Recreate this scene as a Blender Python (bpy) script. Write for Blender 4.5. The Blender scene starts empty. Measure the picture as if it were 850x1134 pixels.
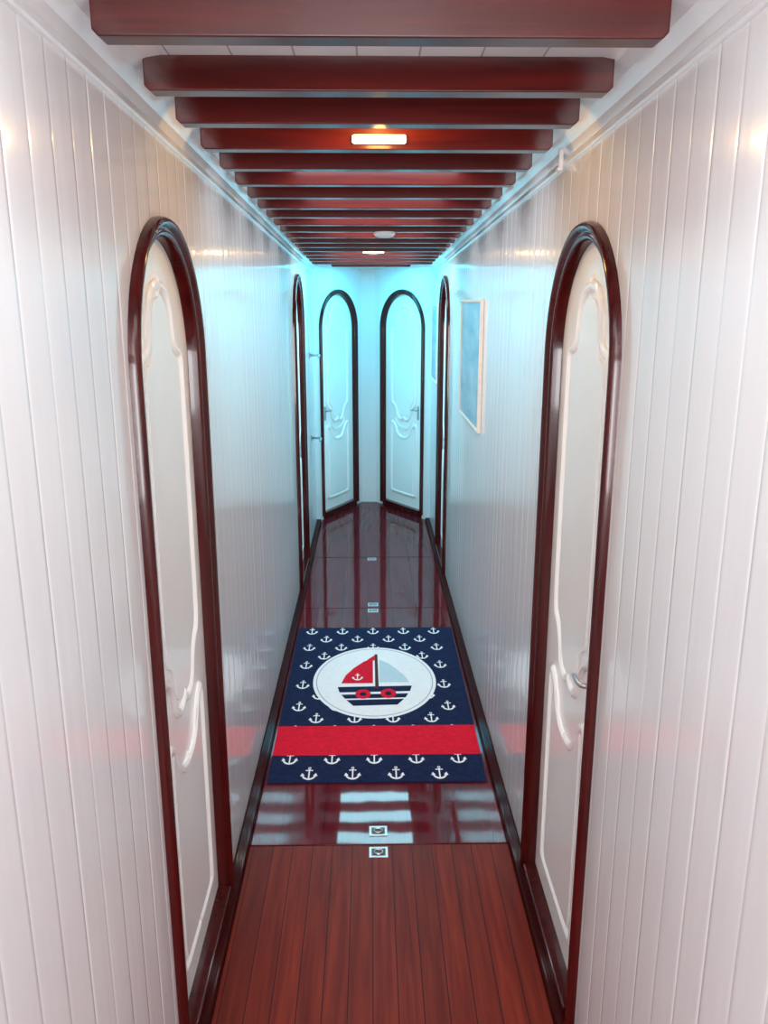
import bpy, bmesh, math, random
from mathutils import Vector, Matrix
random.seed(4)
S = bpy.context.scene
C = S.collection
PI = math.pi
S.view_settings.view_transform = 'Standard'

XL, XR = -0.405, 0.450          # corridor walls
BACK = -2.6                     # where the corridor opens to the saloon behind the viewer
SLOPE = -0.0235
def zo(Y): return 1.6 + SLOPE * (Y - 1.0)

# ------------------------------------------------------------------ materials
def new_mat(name):
    m = bpy.data.materials.new(name); m.use_nodes = True
    nt = m.node_tree
    return m, nt, nt.nodes['Principled BSDF']

def coords(nt, scale, kind='Object'):
    tc = nt.nodes.new('ShaderNodeTexCoord'); mp = nt.nodes.new('ShaderNodeMapping')
    mp.inputs['Scale'].default_value = scale
    nt.links.new(tc.outputs[kind], mp.inputs['Vector'])
    return tc, mp

def plain(name, col, rough=.4, metal=0., coat=0., var=.06, nscale=8., bump=0., bscale=120., spec=.5, bvec=(1, 1, 1)):
    m, nt, b = new_mat(name)
    tc, mp = coords(nt, (1, 1, 1))
    n = nt.nodes.new('ShaderNodeTexNoise'); n.inputs['Scale'].default_value = nscale
    nt.links.new(mp.outputs[0], n.inputs['Vector'])
    r = nt.nodes.new('ShaderNodeValToRGB')
    r.color_ramp.elements[0].position = .3; r.color_ramp.elements[1].position = .7
    r.color_ramp.elements[0].color = tuple(c * (1 - var) for c in col) + (1,)
    r.color_ramp.elements[1].color = tuple(min(1, c * (1 + var)) for c in col) + (1,)
    nt.links.new(n.outputs['Fac'], r.inputs[0]); nt.links.new(r.outputs[0], b.inputs['Base Color'])
    b.inputs['Roughness'].default_value = rough; b.inputs['Metallic'].default_value = metal
    b.inputs['Specular IOR Level'].default_value = spec
    b.inputs['Coat Weight'].default_value = coat; b.inputs['Coat Roughness'].default_value = .07
    if bump:
        tc2, mp2 = coords(nt, bvec)
        n2 = nt.nodes.new('ShaderNodeTexNoise'); n2.inputs['Scale'].default_value = bscale
        nt.links.new(mp2.outputs[0], n2.inputs['Vector'])
        bp = nt.nodes.new('ShaderNodeBump'); bp.inputs['Strength'].default_value = bump
        bp.inputs['Distance'].default_value = .002
        nt.links.new(n2.outputs['Fac'], bp.inputs['Height']); nt.links.new(bp.outputs[0], b.inputs['Normal'])
        nt.links.new(bp.outputs[0], b.inputs['Coat Normal'])
    return m

def wood(name, c1, c2, scale, rough=.25, coat=.6, seam=None, bump=.15, spec=.4, crough=.06, wave=None, wstr=.12, tone=(.8, 1.15), cior=1.5):
    m, nt, b = new_mat(name)
    tc, mp = coords(nt, scale)
    n = nt.nodes.new('ShaderNodeTexNoise'); n.inputs['Scale'].default_value = 1.; n.inputs['Detail'].default_value = 6
    n.inputs['Distortion'].default_value = .6
    nt.links.new(mp.outputs[0], n.inputs['Vector'])
    r = nt.nodes.new('ShaderNodeValToRGB')
    r.color_ramp.elements[0].position = .3; r.color_ramp.elements[1].position = .72
    r.color_ramp.elements[0].color = c1 + (1,); r.color_ramp.elements[1].color = c2 + (1,)
    nt.links.new(n.outputs['Fac'], r.inputs[0])
    out = r.outputs[0]
    if seam:
        w, sw, sc, off = seam
        sp = nt.nodes.new('ShaderNodeSeparateXYZ'); nt.links.new(tc.outputs['Object'], sp.inputs[0])
        a = nt.nodes.new('ShaderNodeMath'); a.operation = 'ADD'; a.inputs[1].default_value = 10 * w + off
        md = nt.nodes.new('ShaderNodeMath'); md.operation = 'MODULO'; md.inputs[1].default_value = w
        lt = nt.nodes.new('ShaderNodeMath'); lt.operation = 'LESS_THAN'; lt.inputs[1].default_value = sw
        nt.links.new(sp.outputs['X'], a.inputs[0]); nt.links.new(a.outputs[0], md.inputs[0]); nt.links.new(md.outputs[0], lt.inputs[0])
        # plank to plank tone
        dv = nt.nodes.new('ShaderNodeMath'); dv.operation = 'DIVIDE'; dv.inputs[1].default_value = w
        fl = nt.nodes.new('ShaderNodeMath'); fl.operation = 'FLOOR'
        wn = nt.nodes.new('ShaderNodeTexWhiteNoise'); wn.noise_dimensions = '1D'
        nt.links.new(a.outputs[0], dv.inputs[0]); nt.links.new(dv.outputs[0], fl.inputs[0]); nt.links.new(fl.outputs[0], wn.inputs['W'])
        mr = nt.nodes.new('ShaderNodeMapRange'); mr.inputs['To Min'].default_value = tone[0]; mr.inputs['To Max'].default_value = tone[1]
        nt.links.new(wn.outputs['Value'], mr.inputs['Value'])
        hs = nt.nodes.new('ShaderNodeHueSaturation'); nt.links.new(mr.outputs[0], hs.inputs['Value']); nt.links.new(out, hs.inputs['Color'])
        mx = nt.nodes.new('ShaderNodeMix'); mx.data_type = 'RGBA'
        nt.links.new(lt.outputs[0], mx.inputs['Factor']); nt.links.new(hs.outputs[0], mx.inputs['A'])
        mx.inputs['B'].default_value = sc + (1,)
        out = mx.outputs['Result']
    nt.links.new(out, b.inputs['Base Color'])
    b.inputs['Roughness'].default_value = rough
    b.inputs['Specular IOR Level'].default_value = spec
    b.inputs['Coat Weight'].default_value = coat; b.inputs['Coat Roughness'].default_value = crough
    b.inputs['Coat IOR'].default_value = cior
    if bump:
        bp = nt.nodes.new('ShaderNodeBump'); bp.inputs['Strength'].default_value = bump; bp.inputs['Distance'].default_value = .001
        nt.links.new(n.outputs['Fac'], bp.inputs['Height']); nt.links.new(bp.outputs[0], b.inputs['Normal'])
    if wave:                      # uneven varnish: slow ripples in the clear coat
        tc2, mp2 = coords(nt, wave)
        n2 = nt.nodes.new('ShaderNodeTexNoise'); n2.inputs['Scale'].default_value = 1.; n2.inputs['Detail'].default_value = 1
        nt.links.new(mp2.outputs[0], n2.inputs['Vector'])
        b2 = nt.nodes.new('ShaderNodeBump'); b2.inputs['Strength'].default_value = wstr; b2.inputs['Distance'].default_value = .004
        nt.links.new(n2.outputs['Fac'], b2.inputs['Height']); nt.links.new(b2.outputs[0], b.inputs['Coat Normal'])
    return m

def emit(name, col, strength):
    m, nt, b = new_mat(name)
    b.inputs['Base Color'].default_value = col + (1,)
    b.inputs['Emission Color'].default_value = col + (1,); b.inputs['Emission Strength'].default_value = strength
    return m

WHITE = plain('white_gloss_paint', (.865, .858, .866), .20, coat=.45, var=.012, nscale=3, bump=.42, bscale=1., bvec=(16, 16, 2.2))
MATTW = plain('white_matt_paint', (.80, .80, .81), .7, var=.015, nscale=3, spec=.1)
DOORW = plain('white_door_paint', (.98, .972, .955), .26, coat=.15, var=.008, nscale=4)
MAHO = wood('mahogany_lacquer', (.034, .0026, .003), (.075, .006, .0053), (40, 40, 2.5), .18, .35, spec=.2)
BEAM = wood('mahogany_beam', (.048, .0030, .0028), (.100, .0072, .0055), (3, 40, 40), .30, .22, spec=.12, crough=.16)
CEIL = wood('pale_gloss_ceiling', (.78, .785, .82), (.86, .865, .90), (6, 1.5, 6), .12, .5, seam=(.10, .003, (.42, .36, .38), 0.02), spec=.5, bump=.02, tone=(.95, 1.03))
FLN = wood('near_floor_planks', (.120, .0100, .0056), (.230, .0275, .0115), (55, 3, 55), .42, .0, seam=(.060, .0026, (.034, .0045, .0035), 0.0), spec=.15, tone=(.78, 1.15), bump=.2)
FLD = wood('glossy_floor_planks', (.085, .0036, .0075), (.160, .0080, .0135), (45, 2.5, 45), .5, .75, seam=(.132, .002, (.03, .004, .004), 0.02), spec=.02, crough=.035, wave=(9, 3, 1), wstr=.12, cior=1.43)
SKIRT = wood('dark_skirting', (.026, .0027, .0028), (.054, .0057, .0054), (40, 3, 40), .5, .14, spec=.02)
CHROME = plain('chrome', (.46, .47, .48), .28, 1., var=.03)
STEEL = plain('dull_steel', (.55, .55, .55), .4, 1., var=.06)
DARK = plain('grey_recess', (.16, .15, .15), .5, spec=.2)
NAVY = plain('navy_pile', (.010, .018, .062), .9, var=.25, nscale=60, bump=.5, bscale=400, spec=.15)
RUGW = plain('white_pile', (.94, .93, .93), .9, var=.03, nscale=60, bump=.5, bscale=400, spec=.2)
RUGR = plain('red_pile', (.76, .010, .035), .9, var=.10, nscale=60, bump=.5, bscale=400, spec=.15)
RUGB = plain('pale_blue_pile', (.56, .70, .76), .9, var=.05, nscale=60, bump=.5, bscale=400, spec=.2)
RUGM = plain('brown_pile', (.06, .02, .02), .9, var=.05, nscale=60)
RUGG = plain('grey_blue_pile', (.40, .47, .55), .9, var=.05, nscale=60)
FRAME = plain('pale_wood_frame', (.86, .74, .62), .4, var=.05, nscale=30)
PLASTIC = plain('white_plastic', (.78, .76, .74), .4, var=.02)
LAMP = emit('lamp_glow', (1., .80, .50), 5.)
def sea(name):
    m, nt, b = new_mat(name)
    tc, mp = coords(nt, (2.5, 1, 7))
    n = nt.nodes.new('ShaderNodeTexNoise'); n.inputs['Scale'].default_value = 1.5; n.inputs['Detail'].default_value = 5
    nt.links.new(mp.outputs[0], n.inputs['Vector'])
    r = nt.nodes.new('ShaderNodeValToRGB'); cr = r.color_ramp
    cr.elements[0].position = .3; cr.elements[0].color = (.18, .38, .52, 1)
    cr.elements[1].position = .75; cr.elements[1].color = (.42, .60, .71, 1)
    nt.links.new(n.outputs['Fac'], r.inputs[0]); nt.links.new(r.outputs[0], b.inputs['Base Color'])
    b.inputs['Roughness'].default_value = .25; b.inputs['Specular IOR Level'].default_value = .25
    return m
SEA = sea('blue_sea_print')

# ------------------------------------------------------------------ mesh builder
class MB:
    def __init__(s): s.v = []; s.f = []; s.m = []; s.s = []
    def add(s, vs, fs, mat=0, smooth=False):
        o = len(s.v); s.v += [tuple(v) for v in vs]
        for f in fs:
            s.f.append([i + o for i in f]); s.m.append(mat); s.s.append(smooth)
    def box(s, x0, x1, y0, y1, z0, z1, mat=0):
        s.add([(x0,y0,z0),(x1,y0,z0),(x1,y1,z0),(x0,y1,z0),(x0,y0,z1),(x1,y0,z1),(x1,y1,z1),(x0,y1,z1)],
              [(3,2,1,0),(4,5,6,7),(0,1,5,4),(1,2,6,5),(2,3,7,6),(3,0,4,7)], mat)
    def prism(s, poly, y0, y1, mat=0, axis='y', smooth=False):
        """polygon in (a,b) extruded: axis y -> (a,y,b); axis z -> (a,b,z)"""
        n = len(poly)
        P = (lambda a, b, t: (a, t, b)) if axis == 'y' else (lambda a, b, t: (a, b, t))
        vs = [P(a, b, y0) for a, b in poly] + [P(a, b, y1) for a, b in poly]
        s.add(vs, [list(range(n)), list(range(2*n-1, n-1, -1))], mat)
        o = len(s.v) - 2*n
        for i in range(n):
            j = (i+1) % n
            s.f.append([o+i, o+n+i, o+n+j, o+j]); s.m.append(mat); s.s.append(smooth)
    def flat(s, poly, z, mat=0):
        s.add([(x, y, z) for x, y in poly], [list(range(len(poly)))], mat)
    def sweep(s, path, prof, closed=False, mat=0, close_prof=False):
        """path in local xz, profile (offset outward, y)"""
        n = len(path); vs = []
        for i, (x, z) in enumerate(path):
            a = path[i-1] if (i > 0 or closed) else None
            b = path[(i+1) % n] if (i < n-1 or closed) else None
            def nr(p, q):
                dx, dz = q[0]-p[0], q[1]-p[1]; l = math.hypot(dx, dz) or 1e-9
                return (-dz/l, dx/l)
            n1 = nr(a, (x, z)) if a else None; n2 = nr((x, z), b) if b else None
            if n1 is None: n1 = n2
            if n2 is None: n2 = n1
            mx, mz = n1[0]+n2[0], n1[1]+n2[1]; l = math.hypot(mx, mz) or 1e-9
            mx /= l; mz /= l
            k = 1 / max(.5, mx*n1[0] + mz*n1[1])
            for so, yo in prof: vs.append((x + mx*so*k, yo, z + mz*so*k))
        p = len(prof); fs = []
        for i in range(n if closed else n-1):
            j = (i+1) % n
            for q in range(p if close_prof else p-1):
                r = (q+1) % p
                fs.append((i*p+q, i*p+r, j*p+r, j*p+q))
        s.add(vs, fs, mat, True)
    def tube(s, path, r, seg=12, mat=0):
        path = [Vector(p) for p in path]; n = len(path); vs = []; up = None
        for i, p in enumerate(path):
            t = (path[min(i+1, n-1)] - path[max(i-1, 0)]).normalized()
            if up is None:
                up = Vector((0, 0, 1)) if abs(t.z) < .9 else Vector((1, 0, 0))
            u = (up - t * up.dot(t)).normalized(); w = t.cross(u); up = u
            rr = r[i] if isinstance(r, (list, tuple)) else r
            for k in range(seg):
                a = 2*PI*k/seg; vs.append(p + (u*math.cos(a) + w*math.sin(a))*rr)
        fs = [(i*seg+k, i*seg+(k+1) % seg, (i+1)*seg+(k+1) % seg, (i+1)*seg+k) for i in range(n-1) for k in range(seg)]
        s.add(vs, fs, mat, True)
        o = len(s.v) - n*seg
        s.f.append([o+k for k in range(seg)][::-1]); s.m.append(mat); s.s.append(False)
        s.f.append([o+(n-1)*seg+k for k in range(seg)]); s.m.append(mat); s.s.append(False)
    def lathe(s, prof, cx, cy, seg=32, mat=0):
        """profile (r,z) around vertical axis"""
        n = len(prof); vs = []
        for r, z in prof:
            for k in range(seg):
                a = 2*PI*k/seg; vs.append((cx + r*math.cos(a), cy + r*math.sin(a), z))
        s.add(vs, [(i*seg+k, i*seg+(k+1) % seg, (i+1)*seg+(k+1) % seg, (i+1)*seg+k) for i in range(n-1) for k in range(seg)], mat, True)
    def build(s, name, mats, parent=None, bevel=0., fix=True):
        me = bpy.data.meshes.new(name); me.from_pydata(s.v, [], s.f)
        if not isinstance(mats, (list, tuple)): mats = [mats]
        for m in mats: me.materials.append(m)
        for p, mi, sm in zip(me.polygons, s.m, s.s): p.material_index = mi; p.use_smooth = sm
        if fix:
            bm = bmesh.new(); bm.from_mesh(me); bmesh.ops.recalc_face_normals(bm, faces=bm.faces); bm.to_mesh(me); bm.free()
        me.update()
        o = bpy.data.objects.new(name, me); C.objects.link(o)
        if parent: o.parent = parent
        if bevel:
            md = o.modifiers.new('bevel', 'BEVEL'); md.width = bevel; md.segments = 3; md.limit_method = 'ANGLE'; md.angle_limit = .6
        return o

def tag(o, label=None, cat=None, group=None, kind=None):
    if label: o['label'] = label
    if cat: o['category'] = cat
    if group: o['group'] = group
    if kind: o['kind'] = kind
    return o
def thing(name, label, cat, loc=(0, 0, 0), rz=0., group=None, kind=None):
    o = bpy.data.objects.new(name, None); o.empty_display_size = .1; C.objects.link(o)
    o.location = loc; o.rotation_euler = (0, 0, rz)
    return tag(o, label, cat, group, kind)
def ang(n): return math.atan2(-n[0], n[1])

# ------------------------------------------------------------------ floor
mb = MB(); mb.box(XL-.1, XR+.1, BACK, 6.95, -.06, -.022)
tag(mb.build('floor', FLD), 'dark red timber subfloor of the corridor beneath the lift-out panels', 'floor', kind='structure')

def latch(parent, x, y, z=0.):
    m = MB(); w, h, t = .028, .024, .007
    m.box(x-w, x+w, y-h, y-h+t, z-.004, z+.002); m.box(x-w, x+w, y+h-t, y+h, z-.004, z+.002)
    m.box(x-w, x-w+t, y-h+t, y+h-t, z-.004, z+.002); m.box(x+w-t, x+w, y-h+t, y+h-t, z-.004, z+.002)
    m.box(x-w+t, x+w-t, y-h+t, y+h-t, z-.004, z+.0008, 1)
    o = m.build('latch_plate', [STEEL, DARK], parent)
    tag(o, 'dull metal flush latch plate set in the floor panel')
    r = MB(); pts = [(x + .013*math.cos(a), y + .011*math.sin(a), z+.003) for a in [2*PI*k/20 for k in range(21)]]
    r.tube(pts, .0028, 8); r.build('pull_ring', CHROME, o)

SKW = .034
XF0, XF1 = XL+SKW, XR-SKW
def panel(y0, y1, m, label, latches):
    t = thing('floor_panel', label, 'floor panel', (0, y0, 0), group='lift-out floor panels along the corridor')
    b = MB(); b.box(XF0, XF1, .002, y1-y0-.002, -.022, 0.)
    b.build('board', m, t, bevel=.002)
    for x, y in latches: latch(t, x, y-y0)
    return t
EL, ER, EY = -.070, .047, 6.62     # ends of the narrow flat strip of end wall between the two far doors
panel(BACK+.02, 2.156, FLN, 'red-brown planked floor panel nearest the viewer with narrow dark seams', [(.02, 2.118)])
panel(2.156, 4.155, FLD, 'glossy dark red floor panel that the anchor rug lies on', [(.02, 2.22), (.012, 4.115)])
panel(4.155, 5.07, FLD, 'glossy dark red floor panel just beyond the rug', [(.012, 4.205), (.008, 5.03)])
b_end = [(XF0, 5.074), (XF1, 5.074), (XF1, 6.03), (ER, EY-.01), (EL, EY-.01), (XF0, 6.01)]
t = thing('floor_panel', 'glossy dark red tapering floor panel in front of the two angled end doors', 'floor panel', (0, 0, 0), group='lift-out floor panels along the corridor')
b = MB(); b.prism(b_end, -.022, 0., axis='z'); b.build('board', FLD, t)

# skirting
for nm, x0, x1, y1 in (('baseboard_left', XL, XL+SKW, 5.96), ('baseboard_right', XR-SKW, XR, 5.99)):
    b = MB(); b.box(x0, x1, BACK, y1, -.022, .024)
    tag(b.build(nm, SKIRT, bevel=.006), 'dark varnished low skirting along the %s side of the floor' % nm.split('_')[1], 'baseboard', kind='structure')

# ------------------------------------------------------------------ walls
def wall(name, origin, n, L, ztop, openings, label, pitch=.078, mat=None):
    """painted boards: each board very slightly cupped and tilted, a fine V joint between neighbours"""
    b = MB(); N = 10; g = .0006
    cols = []
    x0 = 0.
    while x0 < L - 1e-6:
        x1 = min(L, x0 + pitch)
        tilt = random.uniform(-.00010, .00010); cup = random.uniform(.0000, .00022)
        cols.append((x0, -.00028, 1))
        for q in range(N+1):
            f = q/N
            x = x0 + g + (x1-x0-2*g)*f
            cols.append((x, tilt*(f-.5)*2 + cup*(1-(2*f-1)**2) - .0001, 0))
        x0 = x1
    cols.append((L, -.00028, 1))
    vs = []
    for x, y, _ in cols:
        zb = -.022
        for xc, hw, zs in openings:
            if abs(x-xc) < hw: zb = zs + math.sqrt(hw*hw - (x-xc)**2)
        vs += [(x, y, zb), (x, y, ztop(x))]
    fl_ = [(2*i, 2*i+2, 2*i+3, 2*i+1) for i in range(len(cols)-1)]
    b.add(vs, fl_, 0, True)
    for i in range(len(cols)-1):
        if cols[i][2] or cols[i+1][2]: b.s[i] = False
    zt0, zt1 = ztop(0), ztop(L)
    b.add([(0,-.10,-.05),(L,-.10,-.05),(L,-.10,zt1),(0,-.10,zt0),(0,-.08,-.05),(L,-.08,-.05),(L,-.08,zt1),(0,-.08,zt0)],
          [(0,1,2,3),(4,5,6,7),(0,1,5,4),(2,3,7,6),(1,2,6,5),(0,3,7,4)], 0)
    ob = b.build(name, mat or WHITE, fix=False)
    ob.location = origin; ob.rotation_euler = (0, 0, ang(n))
    return tag(ob, label, 'wall', kind='structure')

HW = .261; RO = .285
YA = 5.97; YB = 6.00
def spring(top): return top - RO
nl = Vector((EY-YA, -(EL-XL))).normalized(); Ll = math.hypot(EL-XL, EY-YA)
nr_ = Vector((-(EY-YB), -(XR-ER))).normalized(); Lr = math.hypot(ER-XR, EY-YB)
TOP, TOPE = 1.765, 1.71
YLn, YLf = 1.675, 4.68
YRn, YRf = 1.753, 4.95
wall('wall_left', (XL, YA, 0), (1, 0), YA-BACK, lambda x: zo(YA-x)+.43,
     [(YA-YLn, HW, spring(TOP)), (YA-YLf, HW, spring(TOP))], 'glossy white tongue-and-groove wall along the left side')
wall('wall_right', (XR, BACK, 0), (-1, 0), YB-BACK, lambda x: zo(x+BACK)+.43,
     [(YRn-BACK, HW, spring(TOP)), (YRf-BACK, HW, spring(TOP))], 'glossy white tongue-and-groove wall along the right side')
wall('wall_far_left', (EL, EY, 0), nl, Ll, lambda x: 1.92, [(Ll*.5, HW, spring(TOPE))], 'angled white end wall on the left')
wall('wall_far_right', (XR, YB, 0), nr_, Lr, lambda x: 1.92, [(Lr*.5, HW, spring(TOPE))], 'angled white end wall on the right')
wall('wall_far', (ER, EY, 0), (0, -1), ER-EL, lambda x: 1.92, [], 'narrow white strip of end wall between the two far doors', pitch=.2, mat=MATTW)

# ------------------------------------------------------------------ doors
def arch(hw, zs, z0, seg=28):
    return [(-hw, z0)] + [(-hw*math.cos(PI*k/seg), zs + hw*math.sin(PI*k/seg)) for k in range(seg+1)] + [(hw, z0)]
def smooth_line(pts, it=3):
    for _ in range(it):
        q = []
        n = len(pts)
        for i in range(n):
            a, b2 = pts[i], pts[(i+1) % n]
            q += [(a[0]*.75+b2[0]*.25, a[1]*.75+b2[1]*.25), (a[0]*.25+b2[0]*.75, a[1]*.25+b2[1]*.75)]
        pts = q
    return pts
def mirror(half): return half + [(-x, z) for x, z in half[::-1]]
UP = lambda t: mirror([(-.0, t-.125), (-.055, t-.135), (-.085, t-.17), (-.095, t-.22), (-.10, t-.245), (-.125, t-.26), (-.155, t-.265), (-.165, t-.29), (-.165, t-.6),
                       (-.165, .90), (-.155, .85), (-.12, .835), (-.095, .80), (-.08, .75), (-.04, .725), (-.0, .745)][::-1])
LOW = mirror([(-.0, .585), (-.05, .59), (-.09, .62), (-.11, .67), (-.135, .69), (-.16, .70), (-.167, .66), (-.165, .3), (-.165, .155), (-.155, .14), (-.0, .14)][::-1])
LY = -.018                       # front face of a door leaf, just behind the wall face
def MPf(k): return [(-.0095*k, LY-.001), (-.008*k, LY+.0035*k), (-.003*k, LY+.007*k), (.003*k, LY+.007*k), (.008*k, LY+.0035*k), (.0095*k, LY-.001)]
def handle(parent, hx, z, sg, y0=LY+.001, name='handle'):
    b = MB()
    pl = [(hx + .010*math.cos(a), z + .044*(1 if math.sin(a) > 0 else -1) + .010*math.sin(a)) for a in [2*PI*(k+.5)/20 for k in range(20)]]
    b.prism(pl, y0-.001, y0+.004)
    path = [(hx, y0, z+.02), (hx, y0+.018, z+.02), (hx+sg*.005, y0+.025, z+.02), (hx+sg*.014, y0+.028, z+.021), (hx+sg*.04, y0+.028, z+.022), (hx+sg*.058, y0+.026, z+.018), (hx+sg*.064, y0+.024, z+.013)]
    b.tube(path, [.007, .006, .0055, .0055, .005, .004, .003], 12)
    b.tube([(hx, y0+.003, z-.028), (hx, y0+.008, z-.028)], .006, 12)
    return tag(b.build(name, CHROME, parent), 'chrome lever handle')
def door(idx, origin, n, lx, top, hside, label):
    n = Vector(n); ux = Vector((n.y, -n.x))
    loc = (origin[0] + ux.x*lx, origin[1] + ux.y*lx, 0)
    t = thing('door_%d' % idx, label, 'door', loc, ang(n), kind='structure')
    zs = spring(top); b = MB()
    prof = [(-.030, -.050), (-.030, .006), (-.026, .012), (-.018, .015), (-.010, .014), (-.006, .010), (-.002, .012), (.004, .022), (.013, .027), (.022, .026), (.028, .018), (.030, .008), (.030, -.003)]
    kk = .62
    prof = [(.030 - (.030-a)*kk, y*.75 if y > 0 else y) for a, y in prof]
    b.sweep(arch(.255, zs, .024), prof)
    tag(b.build('door_frame', MAHO, t), 'dark mahogany arched frame')
    b = MB(); b.box(-.247, .247, -.05, .018, .024 if top == TOP else .0, .050)
    b.build('threshold', MAHO, t, bevel=.004)
    b = MB(); b.prism(arch(.256, zs, .050), -.052, LY)
    p = tag(b.build('door_leaf', DOORW, t), 'white painted arched door leaf with carved mouldings')
    for nm, out in (('upper_moulding', UP(top)), ('lower_moulding', LOW)):
        out = smooth_line(out, 2)
        b = MB(); b.sweep(out, MPf(1.5 if top == TOPE else 1.3), closed=True)
        inn = [(x*.80, (z-sum(q[1] for q in out)/len(out))*.945 + sum(q[1] for q in out)/len(out)) for x, z in out]
        b.prism(inn, LY-.001, LY+.006)
        b.build(nm, DOORW, p, bevel=.004)
    if top == TOPE:               # crescent ornament carved between the two panels of the end doors
        n_ = 16
        cres = [(-.105*math.cos(PI*k/n_), .735 - .085*math.sin(PI*k/n_)) for k in range(n_+1)] + [(.105*math.cos(PI*k/n_), .735 - .062*math.sin(PI*k/n_)) for k in range(1, n_)]
        b = MB(); b.prism(cres, LY-.001, LY+.006); b.build('crescent_moulding', DOORW, p, bevel=.002)
    if hside: handle(p, hside*.19, .80, -hside)
    return t
door(1, (XL, YA), (1, 0), YA-YLn, TOP, 0, 'tall arched white door with mahogany frame in the left wall, nearest the viewer')
door(2, (XR, BACK), (-1, 0), YRn-BACK, TOP, -1, 'tall arched white door with mahogany frame in the right wall, nearest the viewer')
door(3, (XL, YA), (1, 0), YA-YLf, TOP, 1, 'arched door far along the left wall, seen almost edge-on')
door(4, (XR, BACK), (-1, 0), YRf-BACK, TOP, -1, 'arched door far along the right wall beyond the framed sea picture')
door(5, (EL, EY), nl, Ll*.5, TOPE, 1, 'left of the two narrow arched white doors at the corridor end')
door(6, (XR, YB), nr_, Lr*.5, TOPE, -1, 'right of the two narrow arched white doors at the corridor end')

# ------------------------------------------------------------------ ceiling
HB, HC = .345, .397
b = MB()
prof = [(XL-.03, .332, 0), (XL, .336, 0), (XL+.010, .362, 0), (XL+.026, .382, 0), (XL+.048, .393, 0), (XL+.072, HC, 0), (XL+.0721, HC, 1),
        (XR-.0721, HC, 1), (XR-.072, HC, 0), (XR-.048, .393, 0), (XR-.026, .382, 0), (XR-.010, .362, 0), (XR, .336, 0), (XR+.03, .332, 0)]
for (xa, ha, ma), (xb, hb, mb_) in zip(prof, prof[1:]):
    m = 1 if ma and mb_ else 0
    b.add([(xa, BACK, zo(BACK)+ha), (xb, BACK, zo(BACK)+hb), (xb, 6.95, zo(6.95)+hb), (xa, 6.95, zo(6.95)+ha)], [(0, 1, 2, 3)], m, False)
tag(b.build('ceiling', [WHITE, CEIL], fix=False), 'pale glossy ceiling with white coved edges behind the mahogany beams', 'ceiling', kind='structure')
for i, (x, sg, ye) in enumerate(((XL, 1, 5.96), (XR, -1, 5.99))):
    b = MB(); P = [(0, .326), (.006, .326), (.009, .329), (.009, .339), (.006, .342), (0, .343)]
    vs = []
    for y in (BACK, ye):
        vs += [(x + sg*a, y, zo(y)+h) for a, h in P]
    k = len(P); b.add(vs, [(j, (j+1) % k, k+(j+1) % k, k+j) for j in range(k)])
    tag(b.build('trim_%d' % (i+1), WHITE), 'white crown moulding along the top of the %s wall' % ('left', 'right')[i], 'trim', kind='structure')

ORD = ['nearest', 'second', 'third', 'fourth', 'fifth', 'sixth', 'seventh', 'eighth', 'ninth', 'tenth', 'eleventh', 'twelfth', 'thirteenth', 'fourteenth', 'fifteenth', 'sixteenth', 'seventeenth', 'eighteenth', 'nineteenth', 'twentieth']
BX0, BX1 = -.362, .398
beamY = [1.19, 1.445, 1.665] + [1.895 + .228*k for k in range(17)]
for i, Y in enumerate(beamY):
    z0 = zo(Y) + HB; z1 = zo(Y) + HC + .002
    b = MB(); c = .008
    x0, x1 = BX0, BX1
    if i == len(beamY)-1: x0, x1 = -.25, .27
    b.prism([(x0, z1), (x0, z0+c), (x0+c, z0), (x1-c, z0), (x1, z0+c), (x1, z1)], Y, Y+.042)
    o = b.build('ceiling_beam', BEAM, bevel=.0022)
    lab = ('%s mahogany ceiling beam from the viewer' % ORD[i]) if i else 'nearest mahogany ceiling beam, widest at the top of the picture'
    if i == 3: lab = 'fourth mahogany ceiling beam from the viewer, lit orange by the lamp on it'
    tag(o, lab, 'beam', 'mahogany beams across the ceiling')

def area(name, loc, rot, sx, sy, col, power):
    l = bpy.data.lights.new(name, 'AREA'); l.shape = 'RECTANGLE'; l.size = sx; l.size_y = sy; l.color = col; l.energy = power
    o = bpy.data.objects.new(name, l); C.objects.link(o); o.location = loc; o.rotation_euler = rot
    return o
def lamp(Y, label, w=.058):
    z = zo(Y) + HB
    t = thing('ceiling_light', label, 'light', (.022, Y, z))
    b = MB(); b.box(-w+.002, w-.002, -.006, 0, .011, .027); b.build('housing', PLASTIC, t, bevel=.002)
    b = MB(); b.box(-w, w, -.015, -.006, .010, .028); b.build('diffuser', LAMP, t, bevel=.005)
    # warm light of the lamp itself, spilling along its beam
    l = bpy.data.lights.new('lamp_light', 'POINT'); l.color = (1., .58, .17); l.energy = 2.6 if Y < 3 else 1.6; l.shadow_soft_size = .025
    o = bpy.data.objects.new('lamp_light', l); C.objects.link(o); o.location = (.022, Y-.115, z+.022)
lamp(beamY[3], 'bright rectangular lamp glowing on the fourth ceiling beam')
lamp(beamY[15], 'small distant lamp glowing on a ceiling beam above the far doors')

# smoke detector
Y = beamY[10] + .02; z = zo(Y)+HB
b = MB(); b.lathe([(0, z-.020), (.024, z-.020), (.036, z-.016), (.044, z-.008), (.046, z+.001), (0, z+.001)], .062, Y)
tag(b.build('smoke_detector', PLASTIC), 'small white round detector under a beam halfway along the ceiling', 'detector')
# cable clip on crown
b = MB(); b.box(XR-.018, XR-.008, 1.98, 1.994, zo(2)+.322, zo(2)+.365); b.box(XR-.022, XR-.010, 1.976, 1.998, zo(2)+.318, zo(2)+.326)
tag(b.build('hook', PLASTIC, bevel=.002), 'tiny white hook above the right wall moulding near the lamp', 'hook')

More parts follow.
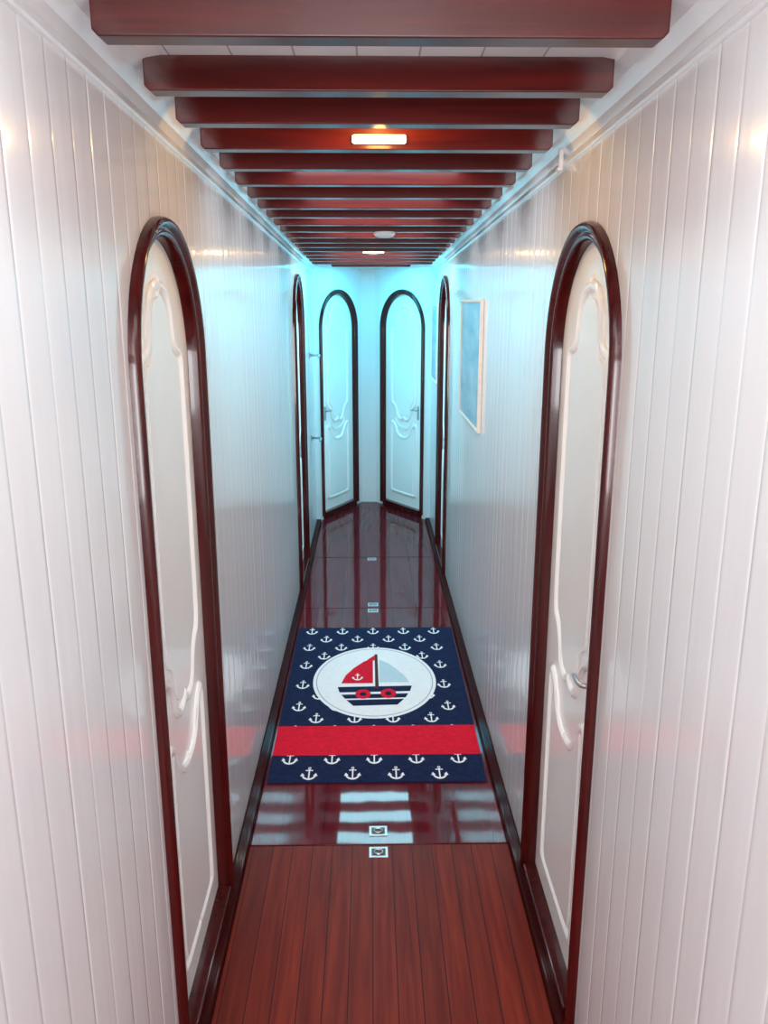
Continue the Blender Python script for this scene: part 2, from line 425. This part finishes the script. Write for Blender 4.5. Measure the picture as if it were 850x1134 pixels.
# ------------------------------------------------------------------ pictures
def picture(y0, y1, z0, z1, label):
    yc = (y0+y1)/2; w = (y1-y0)/2; h = (z1-z0)/2
    t = thing('framed_picture', label, 'picture', (XR, yc, (z0+z1)/2), ang((-1, 0)))
    b = MB(); f = .012
    b.sweep([(-w, -h), (-w, h), (w, h), (w, -h)], [(-f, .006), (-f, .014), (-f*.7, .016), (-.003, .016), (0, .014), (0, .001)], closed=True)
    o = b.build('frame', FRAME, t)
    for p in o.data.polygons: p.use_smooth = False
    b = MB(); b.box(-w+f*.8, w-f*.8, .001, .010, -h+f*.8, h-f*.8); b.build('print', SEA, t)
picture(3.28, 3.98, 1.09, 1.62, 'blue sea picture in a pale frame, nearer one on the right wall')
picture(5.40, 5.86, 1.09, 1.60, 'small blue picture on the right wall beside the end door')

# chrome handles on the left wall past the far door
for z, w in ((1.27, 'upper'), (.71, 'lower')):
    t = thing('wall_handle', '%s of two chrome handles on the left wall past its far door' % w, 'handle', (XL, 5.55, z), ang((1, 0)))
    b = MB(); b.box(-.02, .02, 0, .006, -.02, .02); b.build('back_plate', CHROME, t, bevel=.003)
    b = MB(); b.tube([(0, .004, 0), (0, .05, 0), (.004, .062, 0), (.02, .068, 0), (.08, .068, -.004), (.09, .064, -.008)], [.009, .008, .008, .008, .008, .005]); b.build('lever', CHROME, t)

# ------------------------------------------------------------------ rug
def fl(px, py):
    d = 1486.0/(py-337.0)
    return ((px-409)*d/900.0, (d-.396)/.969)
RY0, RY1 = 2.485, 3.863
def redge(y):
    k = (y-RY0)/(RY1-RY0)
    return (-.361 + k*(-.003), .399 + k*.009)
b = MB(); ZR = .006
NS = 24
top = []
for i in range(NS+1):
    y = RY0 + (RY1-RY0)*i/NS; a, c = redge(y); top.append((y, a, c))
outline = [(a, y) for y, a, c in top] + [(c, y) for y, a, c in top[::-1]]
b.prism(outline, .0005, ZR, 0, axis='z')
L1, L2, L3, L4, L5, L6 = [ZR + .0003*k for k in range(1, 7)]
ST = 1.35
def anchor(cx, cy, s, z, mat):
    P = lambda x, y: (cx + x*s, cy + y*s*ST)
    seg = 14
    for k in range(seg):       # ring
        a0, a1 = 2*PI*k/seg, 2*PI*(k+1)/seg
        b.flat([P(.18*math.cos(a0), .82+.18*math.sin(a0)), P(.18*math.cos(a1), .82+.18*math.sin(a1)), P(.09*math.cos(a1), .82+.09*math.sin(a1)), P(.09*math.cos(a0), .82+.09*math.sin(a0))], z, mat)
    b.flat([P(-.085, .66), P(.085, .66), P(.085, -.85), P(-.085, -.85)], z, mat)
    b.flat([P(-.42, .56), P(.42, .56), P(.42, .40), P(-.42, .40)], z+.00005, mat)
    n = 12
    for k in range(n):
        a0 = PI*(1.08 + .84*k/n); a1 = PI*(1.08 + .84*(k+1)/n)
        ro, ri = .86, .66
        b.flat([P(ro*math.cos(a0), -.08+ro*math.sin(a0)), P(ro*math.cos(a1), -.08+ro*math.sin(a1)), P(ri*math.cos(a1), -.04+ri*math.sin(a1)), P(ri*math.cos(a0), -.04+ri*math.sin(a0))], z+.0001, mat)
    for sg in (-1, 1):
        b.flat([P(sg*.98, -.38), P(sg*.78, .10), P(sg*.46, -.30)], z+.00015, mat)
ECX, ECY, EA, EB = .015, 3.268, .268, .345
for k in range(14):
    y = 2.537 + .0985*k
    for j in range(-4, 5):
        x = .010 + .1525*(j + (.5 if k % 2 == 0 else 0.))
        a, c = redge(y)
        if x < a+.033 or x > c-.033 or y > RY1-.045: continue
        if ((x-ECX)/(EA-.03))**2 + ((y-ECY)/(EB-.05))**2 < 1: continue
        if 2.70 < y < 2.82: continue
        anchor(x, y, .031, L1, 1)
a0, c0 = redge(2.655); a1, c1 = redge(2.868)
b.flat([(a0, 2.655), (c0, 2.655), (c1, 2.868), (a1, 2.868)], L3, 2)
def ell(k, n=72): return [(ECX + EA*k*math.cos(2*PI*i/n), ECY + EB*k*math.sin(2*PI*i/n)) for i in range(n)]
b.flat(ell(1.0), L3, 1)
e0, e1 = ell(.95), ell(.935)
for i in range(72):
    j = (i+1) % 72; b.flat([e0[i], e0[j], e1[j], e1[i]], L4, 5)
def fp(pts, z, m): b.flat([fl(*p) for p in pts], z, m)
fp([(411, 730), (401, 734), (390, 741), (381, 749), (376, 758), (411, 758)], L4, 2)
fp([(418, 732), (428, 736), (438, 743), (446, 750), (451, 757), (418, 757)], L4, 3)
fp([(413, 726), (416, 726), (417.5, 764), (413.5, 764)], L5, 4)
fp([(413, 727), (413, 733), (405, 732)], L5, 2)
fp([(372, 762), (454, 761), (452, 767), (374, 768)], L4, 0)
fp([(376, 770.5), (450, 769.5), (447, 774), (380, 775)], L4, 0)
fp([(381.5, 776.5), (445.5, 775.5), (438, 782), (389, 783)], L4, 0)
for cx, cy in ((400, 770), (428, 769.5)):
    X0, Y0 = fl(cx, cy); n = 20
    o = [(X0 + .033*math.cos(2*PI*i/n), Y0 + .043*math.sin(2*PI*i/n)) for i in range(n)]
    q = [(X0 + .014*math.cos(2*PI*i/n), Y0 + .018*math.sin(2*PI*i/n)) for i in range(n)]
    b.flat(o, L5, 2); b.flat(q, L6, 0)
X0, Y0 = fl(394, 751); anchor(X0, Y0, .026, L5, 1)
rug = b.build('rug', [NAVY, RUGW, RUGR, RUGB, RUGM, RUGG], fix=False)
tag(rug, 'navy rug with white anchors, a sailboat in a white circle and a red band', 'rug')

# ------------------------------------------------------------------ lights
area('saloon_light', (.02, -2.3, 1.25), (math.radians(88), 0, 0), .8, 1.3, (.985, .98, 1.), 74.)
area('near_overhead_fill', (.022, .70, zo(.7)+.38), (0, 0, 0), .6, .5, (1., .99, 1.), 3.2)  # added fill out of view overhead, brightens the near walls and doors
for Y in (beamY[4], beamY[6], beamY[8], beamY[10]):      # added fill lights hidden between the middle beams, lifting the grey walls
    area('mid_fill', (.022, Y+.135, zo(Y)+.390), (0, 0, 0), .46, .15, (.88, .96, 1.), 2.4)
for Y in beamY[14:18]:
    area('skylight', (.022, Y+.135, zo(Y)+.390), (0, 0, 0), .50, .165, (.38, .84, 1.), 4.4)
area('end_skylight', (.022, 5.98, zo(6.0)+.380), (0, 0, 0), .5, .4, (.06, .66, .90), 10.)
w = bpy.data.worlds.new('world'); S.world = w; w.use_nodes = True
w.node_tree.nodes['Background'].inputs[0].default_value = (.97, .96, 1., 1); w.node_tree.nodes['Background'].inputs[1].default_value = .95

# ------------------------------------------------------------------ camera
cd = bpy.data.cameras.new('camera'); cam = bpy.data.objects.new('camera', cd); C.objects.link(cam)
cd.sensor_fit = 'VERTICAL'; cd.sensor_height = 36.; cd.sensor_width = 27.; cd.lens = 900/1134*36
cd.clip_start = .02
cam.location = (0, 0, 1.6); cam.rotation_euler = (math.radians(90-14.33), 0, math.radians(-.987))
S.camera = cam
